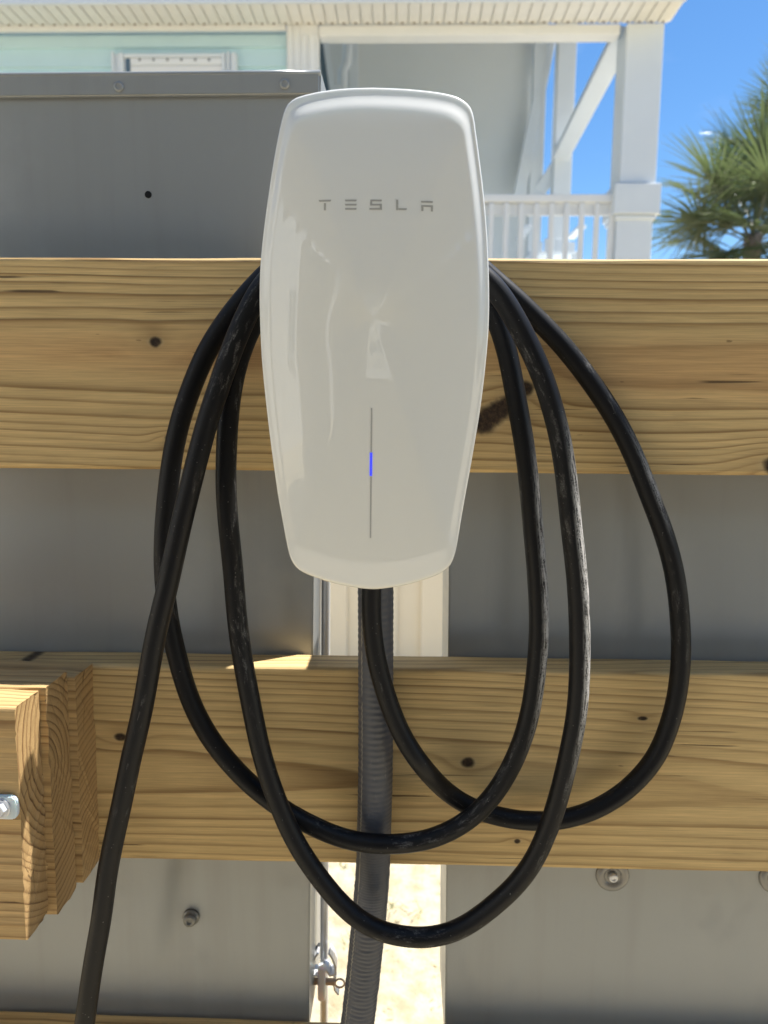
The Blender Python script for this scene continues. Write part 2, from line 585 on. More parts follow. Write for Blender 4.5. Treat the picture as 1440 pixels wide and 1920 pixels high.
M['darkzinc'] = plain('dull_bolt_steel', (0.20, 0.20, 0.19), 0.42, 0.15, 90, Metallic=0.7)
M['copper'] = plain('rusty_copper', (0.50, 0.38, 0.30), 0.5, 0.25, 120, Metallic=0.4)
M['nylon'] = plain('milky_nylon', (0.72, 0.74, 0.76), 0.35, 0.03, 40, Subsurface_Weight=0.3)
M['roof'] = plain('pale_roof_metal', (0.50, 0.52, 0.53), 0.4, 0.06, 3)
M['concrete'] = plain('driveway_concrete', (0.25, 0.25, 0.245), 0.85, 0.18, 2.5, 0.2)
M['bark'] = plain('palm_trunk_bark', (0.20, 0.16, 0.12), 0.9, 0.3, 14, 0.5)
M['pane'] = plain('window_glass_pane', (0.10, 0.15, 0.19), 0.06, 0.1, 2)
M['blind'] = plain('white_roller_blind', (0.80, 0.79, 0.76), 0.6, 0.03, 5)
M['dark'] = plain('dark_hole', (0.004, 0.004, 0.004), 0.9, 0.1, 20)
M['carport'] = plain('carport_ceiling_board', (0.34, 0.34, 0.33), 0.6, 0.06, 3)
M['timber'] = plain('weathered_piling', (0.30, 0.24, 0.17), 0.8, 0.25, 8, 0.3)
M['straw'] = plain('dry_straw', (0.42, 0.34, 0.16), 0.8, 0.3, 20)
M['gasket'] = plain('clear_rubber_washer', (0.22, 0.215, 0.20), 0.22, 0.1, 60, Coat_Weight=0.6)

tl = NT('blue_status_glow')
tl.set(Base_Color=(0.02, 0.03, 0.5))
tl.b.inputs['Emission Color'].default_value = (0.045, 0.06, 1.0, 1)
tl.b.inputs['Emission Strength'].default_value = 0.52
M['blue'] = tl.mat

# ------------------------------------------------------------------ setting: ground
g = link('ground', mesh('ground', [(-300, -300, 0), (300, -300, 0), (300, 300, 0), (-300, 300, 0)], [(0, 1, 2, 3)]), M['sand'])
tag(g, kind='structure')
g = link('driveway', mesh('driveway', [(-2.9, -9.6, .004), (3.3, -9.6, .004), (3.3, -0.9, .004), (-2.9, -0.9, .004)], [(0, 1, 2, 3)]), M['concrete'])
tag(g, kind='structure')

# loose dry bits on the sand behind the boards
vs, fs = [], []
for i in range(1500):
    x, y = random.uniform(-0.7, 0.7), random.uniform(1.0, 3.2)
    a, l, wd = random.uniform(0, math.pi), random.uniform(0.004, 0.016), random.uniform(0.0005, 0.0012)
    dx, dy = math.cos(a) * l, math.sin(a) * l
    nx, ny = -math.sin(a) * wd, math.cos(a) * wd
    b = len(vs)
    h = random.uniform(0.001, 0.005)
    vs += [(x - nx, y - ny, .002), (x + nx, y + ny, .002), (x + dx + nx, y + dy + ny, h), (x + dx - nx, y + dy - ny, h)]
    fs.append((b, b + 1, b + 2, b + 3))
tag(link('straw_litter', mesh('straw_litter', vs, fs), M['straw']), 'scattered dry straw bits on the pale sand behind the boards', 'straw', kind='stuff')
vs, fs = [], []
for i in range(26):
    cx, cy = random.uniform(-0.5, 0.6), random.uniform(1.2, 3.0)
    for k in range(random.randint(7, 16)):
        a, l = random.uniform(0, 6.28), random.uniform(0.03, 0.09)
        wv = 0.0016
        b = len(vs)
        x, y = cx + random.gauss(0, .015), cy + random.gauss(0, .015)
        ex, ey = x + math.cos(a) * l * .7, y + math.sin(a) * l * .7
        vs += [(x - wv, y, 0), (x + wv, y, 0), (ex, ey, l * random.uniform(.2, .7))]
        fs.append((b, b + 1, b + 2))
tgrass = plain('sparse_green_grass', (0.20, 0.22, 0.07), 0.7, 0.3, 9)
tag(link('sparse_grass', mesh('sparse_grass', vs, fs), tgrass), 'sparse thin grass sprouting from the sand behind the boards', 'grass', kind='stuff')


# ------------------------------------------------------------------ timber boards
def board_me(name, L, hgt, thk, bev=0.004, nseg=70, rough=0.0008, seed=0, end_rough=0.0):
    """length along x centred at 0, front face at y=0, back at y=thk, centred on z"""
    prof = []
    for (cy, cz, a0) in ((bev, -hgt / 2 + bev, 180), (bev, hgt / 2 - bev, 90), (thk - bev, hgt / 2 - bev, 0), (thk - bev, -hgt / 2 + bev, -90)):
        for k in range(4):
            a = R(a0 - 30 * k)
            prof.append((cy + bev * math.cos(a), cz + bev * math.sin(a)))
    # order: bottom-front corner, top-front corner, top-back, bottom-back
    prof2 = []
    corners = [((bev, -hgt / 2 + bev), 270, 180), ((bev, hgt / 2 - bev), 180, 90), ((thk - bev, hgt / 2 - bev), 90, 0), ((thk - bev, -hgt / 2 + bev), 0, -90)]
    for (c, a0, a1) in corners:
        for k in range(4):
            a = R(a0 + (a1 - a0) * k / 3)
            prof2.append((c[0] + bev * math.cos(a), c[1] + bev * math.sin(a)))
        if end_rough:                                   # extra points so that a sawn end can be ragged
            i_ = [q[0] for q in corners].index(c)
            p0, nx_ = prof2[-1], corners[(i_ + 1) % 4]
            p1 = (nx_[0][0] + bev * math.cos(R(nx_[1])), nx_[0][1] + bev * math.sin(R(nx_[1])))
            m_ = 44 if i_ % 2 == 0 else 10
            prof2 += [(p0[0] + (p1[0] - p0[0]) * q / m_, p0[1] + (p1[1] - p0[1]) * q / m_) for q in range(1, m_)]
    n = len(prof2)
    vs, fs = [], []
    for i in range(nseg + 1):
        x = -L / 2 + L * i / nseg
        for k, (y, z) in enumerate(prof2):
            j = mnoise.noise(Vector((x * 9, (k // 4 if not end_rough else z * 30) * 7.3, seed))) * rough + mnoise.noise(Vector((x * 45, k * 3.1 if not end_rough else z * 90 + y * 60, seed))) * rough * 0.6
            ex = 0
            if i in (0, nseg) and end_rough:
                ex = (mnoise.noise(Vector((z * 60, y * 60, seed))) * 1.1 + mnoise.noise(Vector((z * 260, y * 200, seed + 5))) * 0.9 + random.uniform(-.35, .35)) * end_rough
            vs.append((x + ex, y + j * 0.5, z + j))
    for i in range(nseg):
        for k in range(n):
            k2 = (k + 1) % n
            fs.append((i * n + k, (i + 1) * n + k, (i + 1) * n + k2, i * n + k2))
    fs.append(tuple(range(n)))
    fs.append(tuple(nseg * n + k for k in range(n))[::-1])
    me = mesh(name, vs, fs)
    bm = bmesh.new()
    bm.from_mesh(me)
    bmesh.ops.recalc_face_normals(bm, faces=bm.faces)
    bm.to_mesh(me)
    bm.free()
    return me


YB = 0.65           # front face of the long boards
TH = 0.038


def long_board(name, tl_, tr_, bl_, br_, mat_kw, label, seed):
    a, b, c, d = P(0, tl_, YB), P(1440, tr_, YB), P(0, bl_, YB), P(1440, br_, YB)
    hgt = ((a.z - c.z) + (b.z - d.z)) / 2
    ml, mr = (a + c) / 2, (b + d) / 2
    ctr = (ml + mr) / 2
    sl_ = math.atan2(mr.z - ml.z, mr.x - ml.x)
    loc = ctr.copy()
    kn = []
    for (px, py, rad, amp, el) in mat_kw.pop('knots', ()):
        q = P(px, py, YB) - loc
        kn.append((q.x * math.cos(sl_) + q.z * math.sin(sl_), -q.x * math.sin(sl_) + q.z * math.cos(sl_), rad, amp, el))
    o = link(name, board_me(name, 2.7, hgt, TH, seed=seed), wood(name + '_pine', knots=kn, seed=seed, **mat_kw), loc=loc)
    o.rotation_euler = (0, -sl_, 0)
    tag(o, label, 'wooden board', 'long pine boards across the frame')
    return o


long_board('pine_board', 481, 485, 879, 891,
           dict(pith=(0.062, 0.006), period=0.0054, heart_r=0.070, tilt=(0.006, 0.010),
                knots=((291, 641, .0052, .003, 1.2), (1452, 872, .010, .006, 1.1), (906, 792, .0115, .001, 1.2), (922, 779, .0110, .001, 1.2), (938, 768, .0100, .001, 1.2), (953, 757, .0085, .001, 1.2), (969, 744, .0080, .001, 1.2),
                       (985, 729, .0078, .002, 1.1), (318, 822, .004, .004, 1.2))),
           'top pine board, behind the upper half of the white charger', 1.0)
long_board('pine_board', 1245, 1262, 1606, 1639,
           dict(pith=(0.085, -0.012), period=0.0050, heart_r=0.03, tilt=(-0.012, 0.02),
                knots=((226, 1382, .0045, .003, 1.5), (877, 1430, .0060, .0022, 1.2), (970, 1577, .0028, .002, 1.2),
                       (40, 1241, .003, .002, 3.0), (1205, 1347, .0024, .002, 2.2))),
           'middle pine board, below the charger, behind the corrugated conduit', 2.0)
long_board('pine_board', 1948, 2006, 2330, 2390, dict(pith=(0.07, 0.01)),
           'lowest pine board, only its top edge showing at the bottom', 3.0)

# posts that carry the boards (just outside the picture)
pm = wood('post_pine', pith=(0.02, 0.05), seed=8)
for i, x in enumerate((-1.22, 1.22)):
    o = link('support_post', board_me('support_post', 2.0, 0.089, 0.089, nseg=20, seed=4 + i), pm, loc=(x, YB + TH + .001, 0.93))
    o.rotation_euler = (0, R(90), 0)
    tag(o, ['square pine post carrying the left ends of the long boards', 'square pine post carrying the right ends of the long boards'][i], 'post')

# the three short boards stacked at the left
for (px, t_, b_, Y, seed, pith, lab) in (
        (38, 1323, 1762, 0.536, 21, (0.10, 0.055), 'front short board of the stack, with the plastic clip screwed on it'),
        (96, 1288, 1716, 0.5745, 22, (-0.02, 0.03), 'middle short board of the stack, between two other short boards'),
        (148, 1265, 1652, 0.613, 23, (0.06, -0.14), 'rear short board of the stack, flat against the middle long board')):
    a, b = P(px, t_, Y), P(px, b_, Y)
    hgt = a.z - b.z
    xe = P(px, (t_ + b_) / 2, Y).x
    L = 0.30
    mt = wood('block_pine', pith=pith, period=0.0062, seed=seed, heart_r=0.02, early=(0.54, 0.36, 0.16), late=(0.22, 0.115, 0.04), wav=0.006,
              knots=((0.120, 0.035, .004, .004, 1.0),) if seed == 22 else ())
    o = link('short_board', board_me('short_board', L, hgt, 0.0378, bev=0.0025, nseg=40, seed=seed, rough=0.0013, end_rough=0.0013), mt,
             loc=(xe - L / 2, Y, (a.z + b.z) / 2))
    o.rotation_euler = (0, R((0.9, 0.3, 0.6)[seed - 21]), 0)
    tag(o, lab, 'short board', 'short boards stacked at the left')

# milky plastic clip with a hex screw
c0 = P(8, 1510, 0.536)
clip = thing('cable_clip', 'milky white plastic clip with hex screw on the front short board', 'clip', (c0.x, 0.536, c0.z))
bm = bmesh.new()
wc, hc = 0.0125, 0.0098
pts = [(-0.05, -hc), (wc - 0.004, -hc), (wc - 0.001, -hc + 0.0025), (wc, -0.003), (wc, 0.003), (wc - 0.001, hc - 0.0025), (wc - 0.004, hc), (-0.05, hc)]
fv = [bm.verts.new((x, 0, z)) for x, z in pts]
f = bm.faces.new(fv)
r_ = bmesh.ops.extrude_face_region(bm, geom=[f])
for v in r_['geom']:
    if isinstance(v, bmesh.types.BMVert):
        v.co.y -= 0.004
bmesh.ops.recalc_face_normals(bm, faces=bm.faces)
bmesh.ops.bevel(bm, geom=list(bm.edges), offset=0.0009, segments=2, affect='EDGES')
me = bpy.data.meshes.new('clip_tab'); bm.to_mesh(me); bm.free()
link('clip_tab', me, M['nylon'], clip)
o = link('washer', lathe_me('washer', [(0.0075, 0.0041), (0.0075, 0.0049), (0.0068, 0.0053), (0.004, 0.0053)], 28), M['zinc'], clip)
o = link('hex_screw', lathe_me('hex_screw', [(0.0055, 0.0052), (0.0055, 0.0086), (0.0047, 0.0098), (0.002, 0.0098)], 6), M['zinc'], clip)


# ------------------------------------------------------------------ steel cabinets
def prism_cabinet(name, front, depth, mat, label, bev=0.0015):
    """front = four world points (tl, tr, br, bl) on one y-plane"""
    root = thing(name, label, 'electrical cabinet', (0, 0, 0))
    bm = bmesh.new()
    a = [bm.verts.new(p) for p in front]
    b = [bm.verts.new(p + Vector((0, depth, 0))) for p in front]
    bm.faces.new(a[::-1]); bm.faces.new(b)
    for i in range(4):
        j = (i + 1) % 4
        bm.faces.new((a[i], a[j], b[j], b[i]))
    bmesh.ops.recalc_face_normals(bm, faces=bm.faces)
    bmesh.ops.bevel(bm, geom=list(bm.edges), offset=bev, segments=2, affect='EDGES')
    me = bpy.data.meshes.new('cabinet_body'); bm.to_mesh(me); bm.free()
    link('cabinet_body', me, mat, root)
    return root


YC = YB + TH + 0.003
lc = prism_cabinet('electrical_cabinet', [P(-700, 151, YC), P(598, 137, YC), P(579, 1935, YC), P(-700, 1935, YC)], 0.115, M['steel'],
                   'tall grey steel cabinet at the left, rising above the top board')
rc = prism_cabinet('electrical_cabinet', [P(846, 560, YC), P(2100, 560, YC), P(2100, 1960, YC), P(834, 1960, YC)], 0.115, M['steel'],
                   'grey steel cabinet at the right, hidden above by the top board')
# lid flange along the top of the tall cabinet, with rivets
a, b, c, d = P(-700, 146, YC - .004), P(600.5, 134.5, YC - .004), P(600, 177, YC - .004), P(-700, 189, YC - .004)
bm = bmesh.new()
fv = [bm.verts.new(p) for p in (a, b, c, d)]
bv = [bm.verts.new(p + Vector((0, 0.0034, 0))) for p in (a, b, c, d)]
bm.faces.new(fv[::-1]); bm.faces.new(bv)
for i in range(4):
    bm.faces.new((fv[i], fv[(i + 1) % 4], bv[(i + 1) % 4], bv[i]))
bmesh.ops.recalc_face_normals(bm, faces=bm.faces)
bmesh.ops.bevel(bm, geom=list(bm.edges), offset=0.0015, segments=3, affect='EDGES')
me = bpy.data.meshes.new('lid_flange'); bm.to_mesh(me); bm.free()
fl = link('lid_flange', me, M['steel'], lc)
for (px, py) in ((223, 163), (534, 158), (-90, 168)):
    q = P(px, py, YC - .004)
    rv = link('rivet', lathe_me('rivet', [(0.0044, 0.0), (0.0044, 0.0007), (0.0036, 0.0016), (0.0024, 0.0020), (0.0018, 0.0012)], 20), M['steel'], fl, q)
hem = [P(-700, 146, YC - .002) + Vector((0, 0, -.001)), P(601, 134.6, YC - .002) + Vector((0, 0, -.001))]
link('rolled_hem', tube_me('rolled_hem', [hem[0].lerp(hem[1], k / 8) for k in range(9)], 0.0024, 14), M['steel'], lc)
# lid top sheet and its lit right-hand lip
tz = [P(-700, 146, YC - .004), P(601, 134, YC - .004)]
vs = [tz[0] + Vector((0, 0.0036, 0.0002)), tz[1] + Vector((0.0, 0.0036, 0.0002)), tz[1] + Vector((0.0, 0.124, 0.0002)), tz[0] + Vector((0, 0.124, 0.0002))]
vs += [v - Vector((0, 0, 0.001)) for v in vs]
link('lid_top', mesh('lid_top', vs, [(0, 1, 2, 3), (7, 6, 5, 4), (0, 4, 5, 1), (1, 5, 6, 2), (2, 6, 7, 3), (3, 7, 4, 0)]), M['steel'], lc)
q1, q2 = P(600, 136, YC), P(599, 178, YC)
vs = [q1 + Vector((0, 0.0, 0)), q1 + Vector((0.0012, 0.118, 0)), q2 + Vector((0.0012, 0.118, 0)), q2]
vs += [v + Vector((0.001, 0, 0)) for v in vs]
link('lid_lip', mesh('lid_lip', vs, [(3, 2, 1, 0), (4, 5, 6, 7), (0, 1, 5, 4), (1, 2, 6, 5), (2, 3, 7, 6), (3, 0, 4, 7)]), M['steel'], lc)
# drilled hole
link('drilled_hole', lathe_me('drilled_hole', [(0.0031, 0.0), (0.0031, 0.0004), (0.0026, 0.00045), (0.001, 0.0003)], 20), M['dark'], lc, P(278, 365, YC))
# mounting bolts
bt = link('bolt', lathe_me('bolt', [(0.0086, 0.0), (0.0086, 0.0022), (0.0078, 0.0030), (0.0068, 0.0030), (0.0068, 0.0062), (0.0058, 0.0085), (0.0030, 0.0092), (0.0026, 0.0075)], 28), M['darkzinc'], lc, P(359, 1718, YC))
for (px, py) in ((1148, 1641), (1454, 1645)):
    q = P(px, py, YC)
    gk = link('washer', lathe_me('washer', [(0.0165, 0.0), (0.0165, 0.0014), (0.0150, 0.0030), (0.0105, 0.0036), (0.0082, 0.0022), (0.0078, 0.0014)], 36), M['gasket'], rc, q)
    link('screw', lathe_me('screw', [(0.0046, 0.0012), (0.0046, 0.0045), (0.0040, 0.0060), (0.0026, 0.0064), (0.0018, 0.0050)], 20), M['zinc'], gk)
for o in (lc, rc):
    for ch in o.children_recursive:
        if ch.type == 'MESH' and ch.name.split('.')[0] in ('bolt', 'rivet', 'washer', 'screw', 'drilled_hole'):
            ch.data.polygons.foreach_set('use_smooth', [len(p.vertices) == 4 for p in ch.data.polygons])

# bright pipe and bonding clamp in the gap
pa, pb = P(612, 900, 0.752), P(607, 2020, 0.752)
pipe = link('steel_rod', tube_me('steel_rod', [pa.lerp(pb, k / 10) for k in range(11)], 0.0046, 16), M['zinc'])
tag(pipe, 'thin bright galvanised rod standing in the gap between the cabinets', 'metal rod')
q = P(608, 1812, 0.742)
cl = thing('rod_clamp', 'pale grey metal clamp with rusty bolt on the thin rod in the gap', 'clamp', q)


def bent_strip(name, pts, wd, thk, mat, parent):
    """folded metal strip following (x, z) points, wd deep in y"""
    vs, fs = [], []
    n = len(pts)
    for i, (x, z) in enumerate(pts):
        p0 = Vector(pts[max(i - 1, 0)]); p1 = Vector(pts[min(i + 1, n - 1)])
        d = (p1 - p0).normalized()
        nx, nz = -d.y, d.x
        for sx in (-.5, .5):
            for sy in (-.5, .5):
                vs.append((x + nx * thk * sx, wd * sy, z + nz * thk * sx))
    for i in range(n - 1):
        b = i * 4
        fs += [(b, b + 1, b + 5, b + 4), (b + 2, b + 6, b + 7, b + 3), (b, b + 4, b + 6, b + 2), (b + 1, b + 3, b + 7, b + 5)]
    fs += [(0, 2, 3, 1), (4 * n - 4, 4 * n - 3, 4 * n - 1, 4 * n - 2)]
    me = mesh(name, vs, fs)
    bm = bmesh.new(); bm.from_mesh(me); bmesh.ops.recalc_face_normals(bm, faces=bm.faces); bm.to_mesh(me); bm.free()
    return link(name, me, mat, parent)


zn = M['zinc']
bent_strip('jaw', [(-0.006, 0.022), (-0.010, 0.016), (-0.013, 0.004), (-0.013, -0.004), (-0.006, -0.006), (-0.004, 0.000), (0, 0.003)], 0.016, 0.0022, zn, cl)
bent_strip('jaw', [(0.006, 0.022), (0.010, 0.015), (0.013, 0.006), (0.013, -0.003), (0.007, -0.005), (0.004, 0.000), (0, 0.003)], 0.016, 0.0022, zn, cl)
link('clamp_body', box_me('clamp_body', (0.0085, 0.010, 0.040), 0.002, 2, (-0.002, -0.006, -0.014)), M['nylon'], cl)
bent_strip('spring_leaf', [(0.007, -0.004), (0.013, -0.010), (0.010, -0.016), (0.012, -0.026), (0.016, -0.031)], 0.008, 0.0018, zn, cl)
o = bar('bolt', (-0.013, -0.004, -0.015), (0.013, -0.004, -0.015), 0.006, 0.006, M['copper'], cl, 0.001)
rp = [Vector((0.0175 + 0.0052 * math.cos(R(a)), -0.004, -0.0165 + 0.0052 * math.sin(R(a)))) for a in range(0, 361, 24)]
link('ring', tube_me('ring', rp, 0.0011, 8, ref=(0, 1, 0)), M['copper'], cl)

# ------------------------------------------------------------------ wall charger
OUT = [(702, 163), (760, 165.5), (815, 171), (850, 178), (868, 186.5), (881, 198), (888, 216), (893, 250), (901, 310), (908, 370), (913, 430),
       (916, 490), (917.5, 545), (917, 600), (914, 650), (908, 710), (901, 765), (893, 815), (880, 890), (867, 962), (857, 1022), (851, 1046),
       (842, 1063), (823, 1077), (790, 1089), (755, 1098.5), (720, 1104), (697, 1105.5), (665, 1102), (620, 1092.5), (580, 1079), (560, 1069), (547, 1053), (539, 1028),
       (529, 975), (519, 918), (507, 830), (497, 745), (490, 670), (487, 605), (486, 550), (488, 490), (494, 430), (502, 370), (511, 310),
       (521, 255), (529, 220), (536, 199), (547, 187), (562, 179.5), (600, 170.5), (650, 164.5)]
YF = 0.528                              # plane of the panel's rim
ctr = P(701, 600, YF)
out3 = [P(px, py, YF) - ctr for px, py in OUT]
cl_pts, _ = spline([Vector((p.x, p.z, 0)) for p in out3 + [out3[0]]], 0.0035)
ring0 = [(p.x, p.y) for p in cl_pts[:-1]]
NR = len(ring0)
ang = sorted((math.atan2(z, x), math.hypot(x, z)) for x, z in ring0)


def outline_r(x, z):
    a = math.atan2(z, x)
    lo, hi = 0, len(ang)
    import bisect
    i = bisect.bisect(ang, (a, 0))
    a0, r0 = ang[i - 1]
    a1, r1 = ang[i % len(ang)]
    if a1 < a0:
        a1 += 2 * math.pi
        if a < a0: a += 2 * math.pi
    t = (a - a0) / max(1e-9, a1 - a0)
    return r0 + (r1 - r0) * t


def sstep(v, a, b):
    t = min(1, max(0, (v - a) / (b - a)))
    return t * t * (3 - 2 * t)


def pil(k, zrel=0.0):
    top = sstep(zrel, -0.06, 0.13)            # the step round the rim fades out towards the foot
    return (0.0005 + 0.0019 * top) * sstep(1 - k, 0.022 + 0.006 * top, 0.105) + 0.0135 * (1 - k * k)


def face_h(x, z):
    k = math.hypot(x, z) / outline_r(x, z)
    return pil(k, z / max(k, 1e-6))


ch = thing('wall_charger', 'white glossy car charger with blue light bar, fixed to the top board', 'car charger', ctr)
ks = [1.0, 0.996, 0.990, 0.980, 0.970, 0.962, 0.954, 0.946, 0.938, 0.930, 0.920, 0.908, 0.895, 0.88, 0.86, 0.83, 0.79, 0.74, 0.68, 0.6, 0.5, 0.4, 0.3, 0.2, 0.1]
vs, fs = [], []
# back rim, thickness, then the front rings
for (k, y) in [(0.985, 0.0050), (1.0, 0.0040)] + [(k, (0.0012 if k == 1.0 else 0.0003 if k == 0.996 else 0.0)) for k in ks]:
    for x, z in ring0:
        vs.append((x * k, y - (0 if y > 0.003 else pil(k, z)), z * k))
nring = len(ks) + 2
for i in range(nring - 1):
    for k in range(NR):
        k2 = (k + 1) % NR
        fs.append((i * NR + k, (i + 1) * NR + k, (i + 1) * NR + k2, i * NR + k2))
vs.append((0, -pil(0), 0))
for k in range(NR):
    fs.append(((nring - 1) * NR + k, len(vs) - 1, (nring - 1) * NR + (k + 1) % NR))
fs.append(tuple(range(NR)))
me = mesh('front_panel', vs, fs)
bm = bmesh.new(); bm.from_mesh(me); bmesh.ops.recalc_face_normals(bm, faces=bm.faces); bm.to_mesh(me); bm.free()
link('front_panel', me, M['glass'], ch, smooth=True)
# shallow tray behind the panel, waisted hub that the cable hangs on, wall plate
vs, fs = [], []
lay = [(0.955, 0.0045), (0.95, 0.016), (0.86, 0.024), (0.62, 0.030), (0.58, 0.060), (0.58, 0.108), (0.72, 0.1185), (0.72, 0.1215)]
for k, y in lay:
    for x, z in ring0:
        zz = z * k
        if k < 0.7:
            zz = min(z * k - 0.012, 0.030)
        vs.append((x * k, y, zz))
for i in range(len(lay) - 1):
    for k in range(NR):
        k2 = (k + 1) % NR
        fs.append((i * NR + k, i * NR + k2, (i + 1) * NR + k2, (i + 1) * NR + k))
fs.append(tuple((len(lay) - 1) * NR + k for k in range(NR)))
link('housing', mesh('housing', vs, fs), M['housing'], ch, smooth=True)


def face_strip(name, pts_px, mat, lift=0.0002, parent=ch):
    """thin raised print: quads given by photo pixels, laid on the curved face"""
    vs, fs = [], []
    for quad in pts_px:
        c4 = [P(px, py, YF - 0.013) - ctr for px, py in quad]   # tl, tr, br, bl
        nu, nv = 6, max(2, int(abs(c4[0].z - c4[3].z) / 0.004))
        b = len(vs)
        for i in range(nv + 1):
            for j in range(nu + 1):
                l = c4[0].lerp(c4[3], i / nv); r = c4[1].lerp(c4[2], i / nv)
                q = l.lerp(r, j / nu)
                vs.append((q.x, -face_h(q.x, q.z) - lift, q.z))
        for i in range(nv):
            for j in range(nu):
                a = b + i * (nu + 1) + j
                fs.append((a, a + nu + 1, a + nu + 2, a + 1))
    return link(name, mesh(name, vs, fs), mat, parent)


def rect(x0, y0, x1, y1, sk=0):
    return [(x0, y0), (x1, y0), (x1 - sk, y1), (x0 + sk, y1)]


wh = 3.4
letters = [
    [rect(597, 374, 621, 374 + wh, 1.5), rect(607, 380, 611, 394)],
    [rect(646.5, 374, 669, 374 + wh, 1.2), rect(646.5, 382, 669, 382 + wh, 1.2), rect(646.5, 390, 669, 390 + wh, 1.2)],
    [rect(694, 374, 716, 374 + wh, .5), rect(694, 374 + wh, 698, 382), rect(694, 382, 716, 382 + wh), rect(712, 382 + wh, 716, 390), rect(693, 390, 716, 390 + wh, -.5)],
    [rect(742.5, 374, 746.5, 394), rect(746.5, 390.5, 763, 394, 1.0)],
    [rect(789, 376, 812, 376 + wh, 1.0), rect(790, 384, 812, 384 + wh), rect(790, 384 + wh, 794, 395.5), rect(808, 384 + wh, 812, 395.5)],
]
for q in letters:
    face_strip('letter', q, M['ink'])
face_strip('light_bar', [[(695.4, 765), (698.0, 765), (697.0, 849), (694.4, 849)], [(694.0, 893), (696.6, 893), (695.0, 1012), (692.4, 1012)]], M['bar'])
face_strip('lit_segment', [[(693.4, 849), (697.9, 849), (697.2, 893), (692.8, 893)]], M['blue'], 0.0003)

# ------------------------------------------------------------------ conduit
cp = [(704, 1060), (704.5, 1150), (704.5, 1250), (704.5, 1350), (704, 1450), (701.5, 1550), (699, 1630), (692, 1720), (684, 1800), (675, 1880), (664, 1970), (650, 2080)]
cps, cL = spline([P(x, y, 0.632 - (0.004 if y > 1700 else 0)) for x, y in cp], 0.0009)


def crad(s, a):
    low = sstep(s, 0.20, 0.34)
    rib = 0.5 + 0.5 * math.sin(2 * math.pi * s / (0.0056 - 0.0014 * low))
    amp = 0.00036 + 0.00028 * low
    wr = mnoise.noise(Vector((s * 180, math.cos(a) * 1.5, math.sin(a) * 1.5))) * 0.00035 * (0.5 + low)
    seam = 0.0007 * math.exp(-((a - 0.85) / 0.05) ** 2)
    return 0.0153 + amp * rib + wr + seam


cps = smooth_path(cps, 20)
cond = link('flexible_conduit', tube_me('flexible_conduit', cps, crad, 40), M['conduit'])
tag(cond, 'dark corrugated flexible conduit running straight down from the charger', 'conduit')

# ------------------------------------------------------------------ charging cable, one length
W = []


def seg(pts, y0, y1):
    n = len(pts) - 1
    for i, (x, y) in enumerate(pts):
        W.append(P(x, y, y0 + (y1 - y0) * i / n))


seg([(696, 1085), (696, 1108), (697, 1150), (701, 1200), (711, 1260), (730, 1325), (757, 1385), (794, 1440)], 0.600, 0.604)
seg([(840, 1485), (890, 1516), (945, 1534), (1003, 1540), (1062, 1535), (1122, 1515), (1180, 1477), (1231, 1418), (1262, 1340), (1276, 1250), (1277, 1175),
     (1269, 1100), (1254, 1032), (1230, 958), (1195, 872), (1150, 782), (1098, 705), (1050, 645), (1008, 600), (965, 556), (915, 512)], 0.626, 0.636)
seg([(850, 462), (770, 432), (700, 424), (630, 432), (560, 464)], 0.630, 0.618)
seg([(500, 512), (462, 552), (422, 604), (383, 670), (352, 748), (329, 830), (314, 915), (308, 1000), (311, 1090), (325, 1195), (353, 1300), (397, 1385),
     (456, 1458), (520, 1511), (582, 1548), (650, 1575)], 0.617, 0.606)
seg([(722, 1585), (792, 1578), (858, 1550), (915, 1503), (960, 1436), (990, 1355), (1005, 1270), (1010, 1180), (1007, 1090), (1000, 1000), (991, 905), (980, 815), (966, 735),
     (950, 665), (928, 598), (900, 545)], 0.605, 0.612)
seg([(840, 480), (770, 450), (700, 442), (630, 452), (560, 490)], 0.608, 0.600)
seg([(500, 560), (462, 632), (440, 702), (428, 775), (423, 850), (424, 925), (430, 1010), (440, 1110), (452, 1210), (467, 1310), (487, 1400), (515, 1490), (550, 1570),
     (592, 1640), (642, 1700), (705, 1743), (770, 1759), (832, 1752), (893, 1724), (955, 1670), (1006, 1600), (1042, 1518), (1066, 1430), (1081, 1340), (1088, 1250), (1088, 1150),
     (1082, 1060), (1071, 970), (1058, 880), (1041, 790), (1016, 702), (985, 630), (950, 570), (910, 520)], 0.596, 0.574)
seg([(840, 474), (770, 446), (700, 438), (630, 448), (560, 478)], 0.575, 0.576)
seg([(500, 528), (464, 590), (430, 668), (399, 760), (370, 860), (345, 960), (322, 1060), (301, 1160), (279, 1265), (253, 1385), (228, 1505), (205, 1625), (185, 1745), (166, 1860), (148, 1975), (120, 2150)], 0.578, 0.555)
cab, _ = spline(W, 0.004)
cab = smooth_path(cab, 14)
cab = [p + Vector((mnoise.noise(p * 14 + Vector((i * .002, 3, 0))), 0, mnoise.noise(p * 14 + Vector((9, 0, i * .002))))) * 0.0016 for i, p in enumerate(cab)]
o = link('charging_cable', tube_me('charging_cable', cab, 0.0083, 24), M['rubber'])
tag(o, 'thick black charging cable hung in loops around the white charger', 'cable')

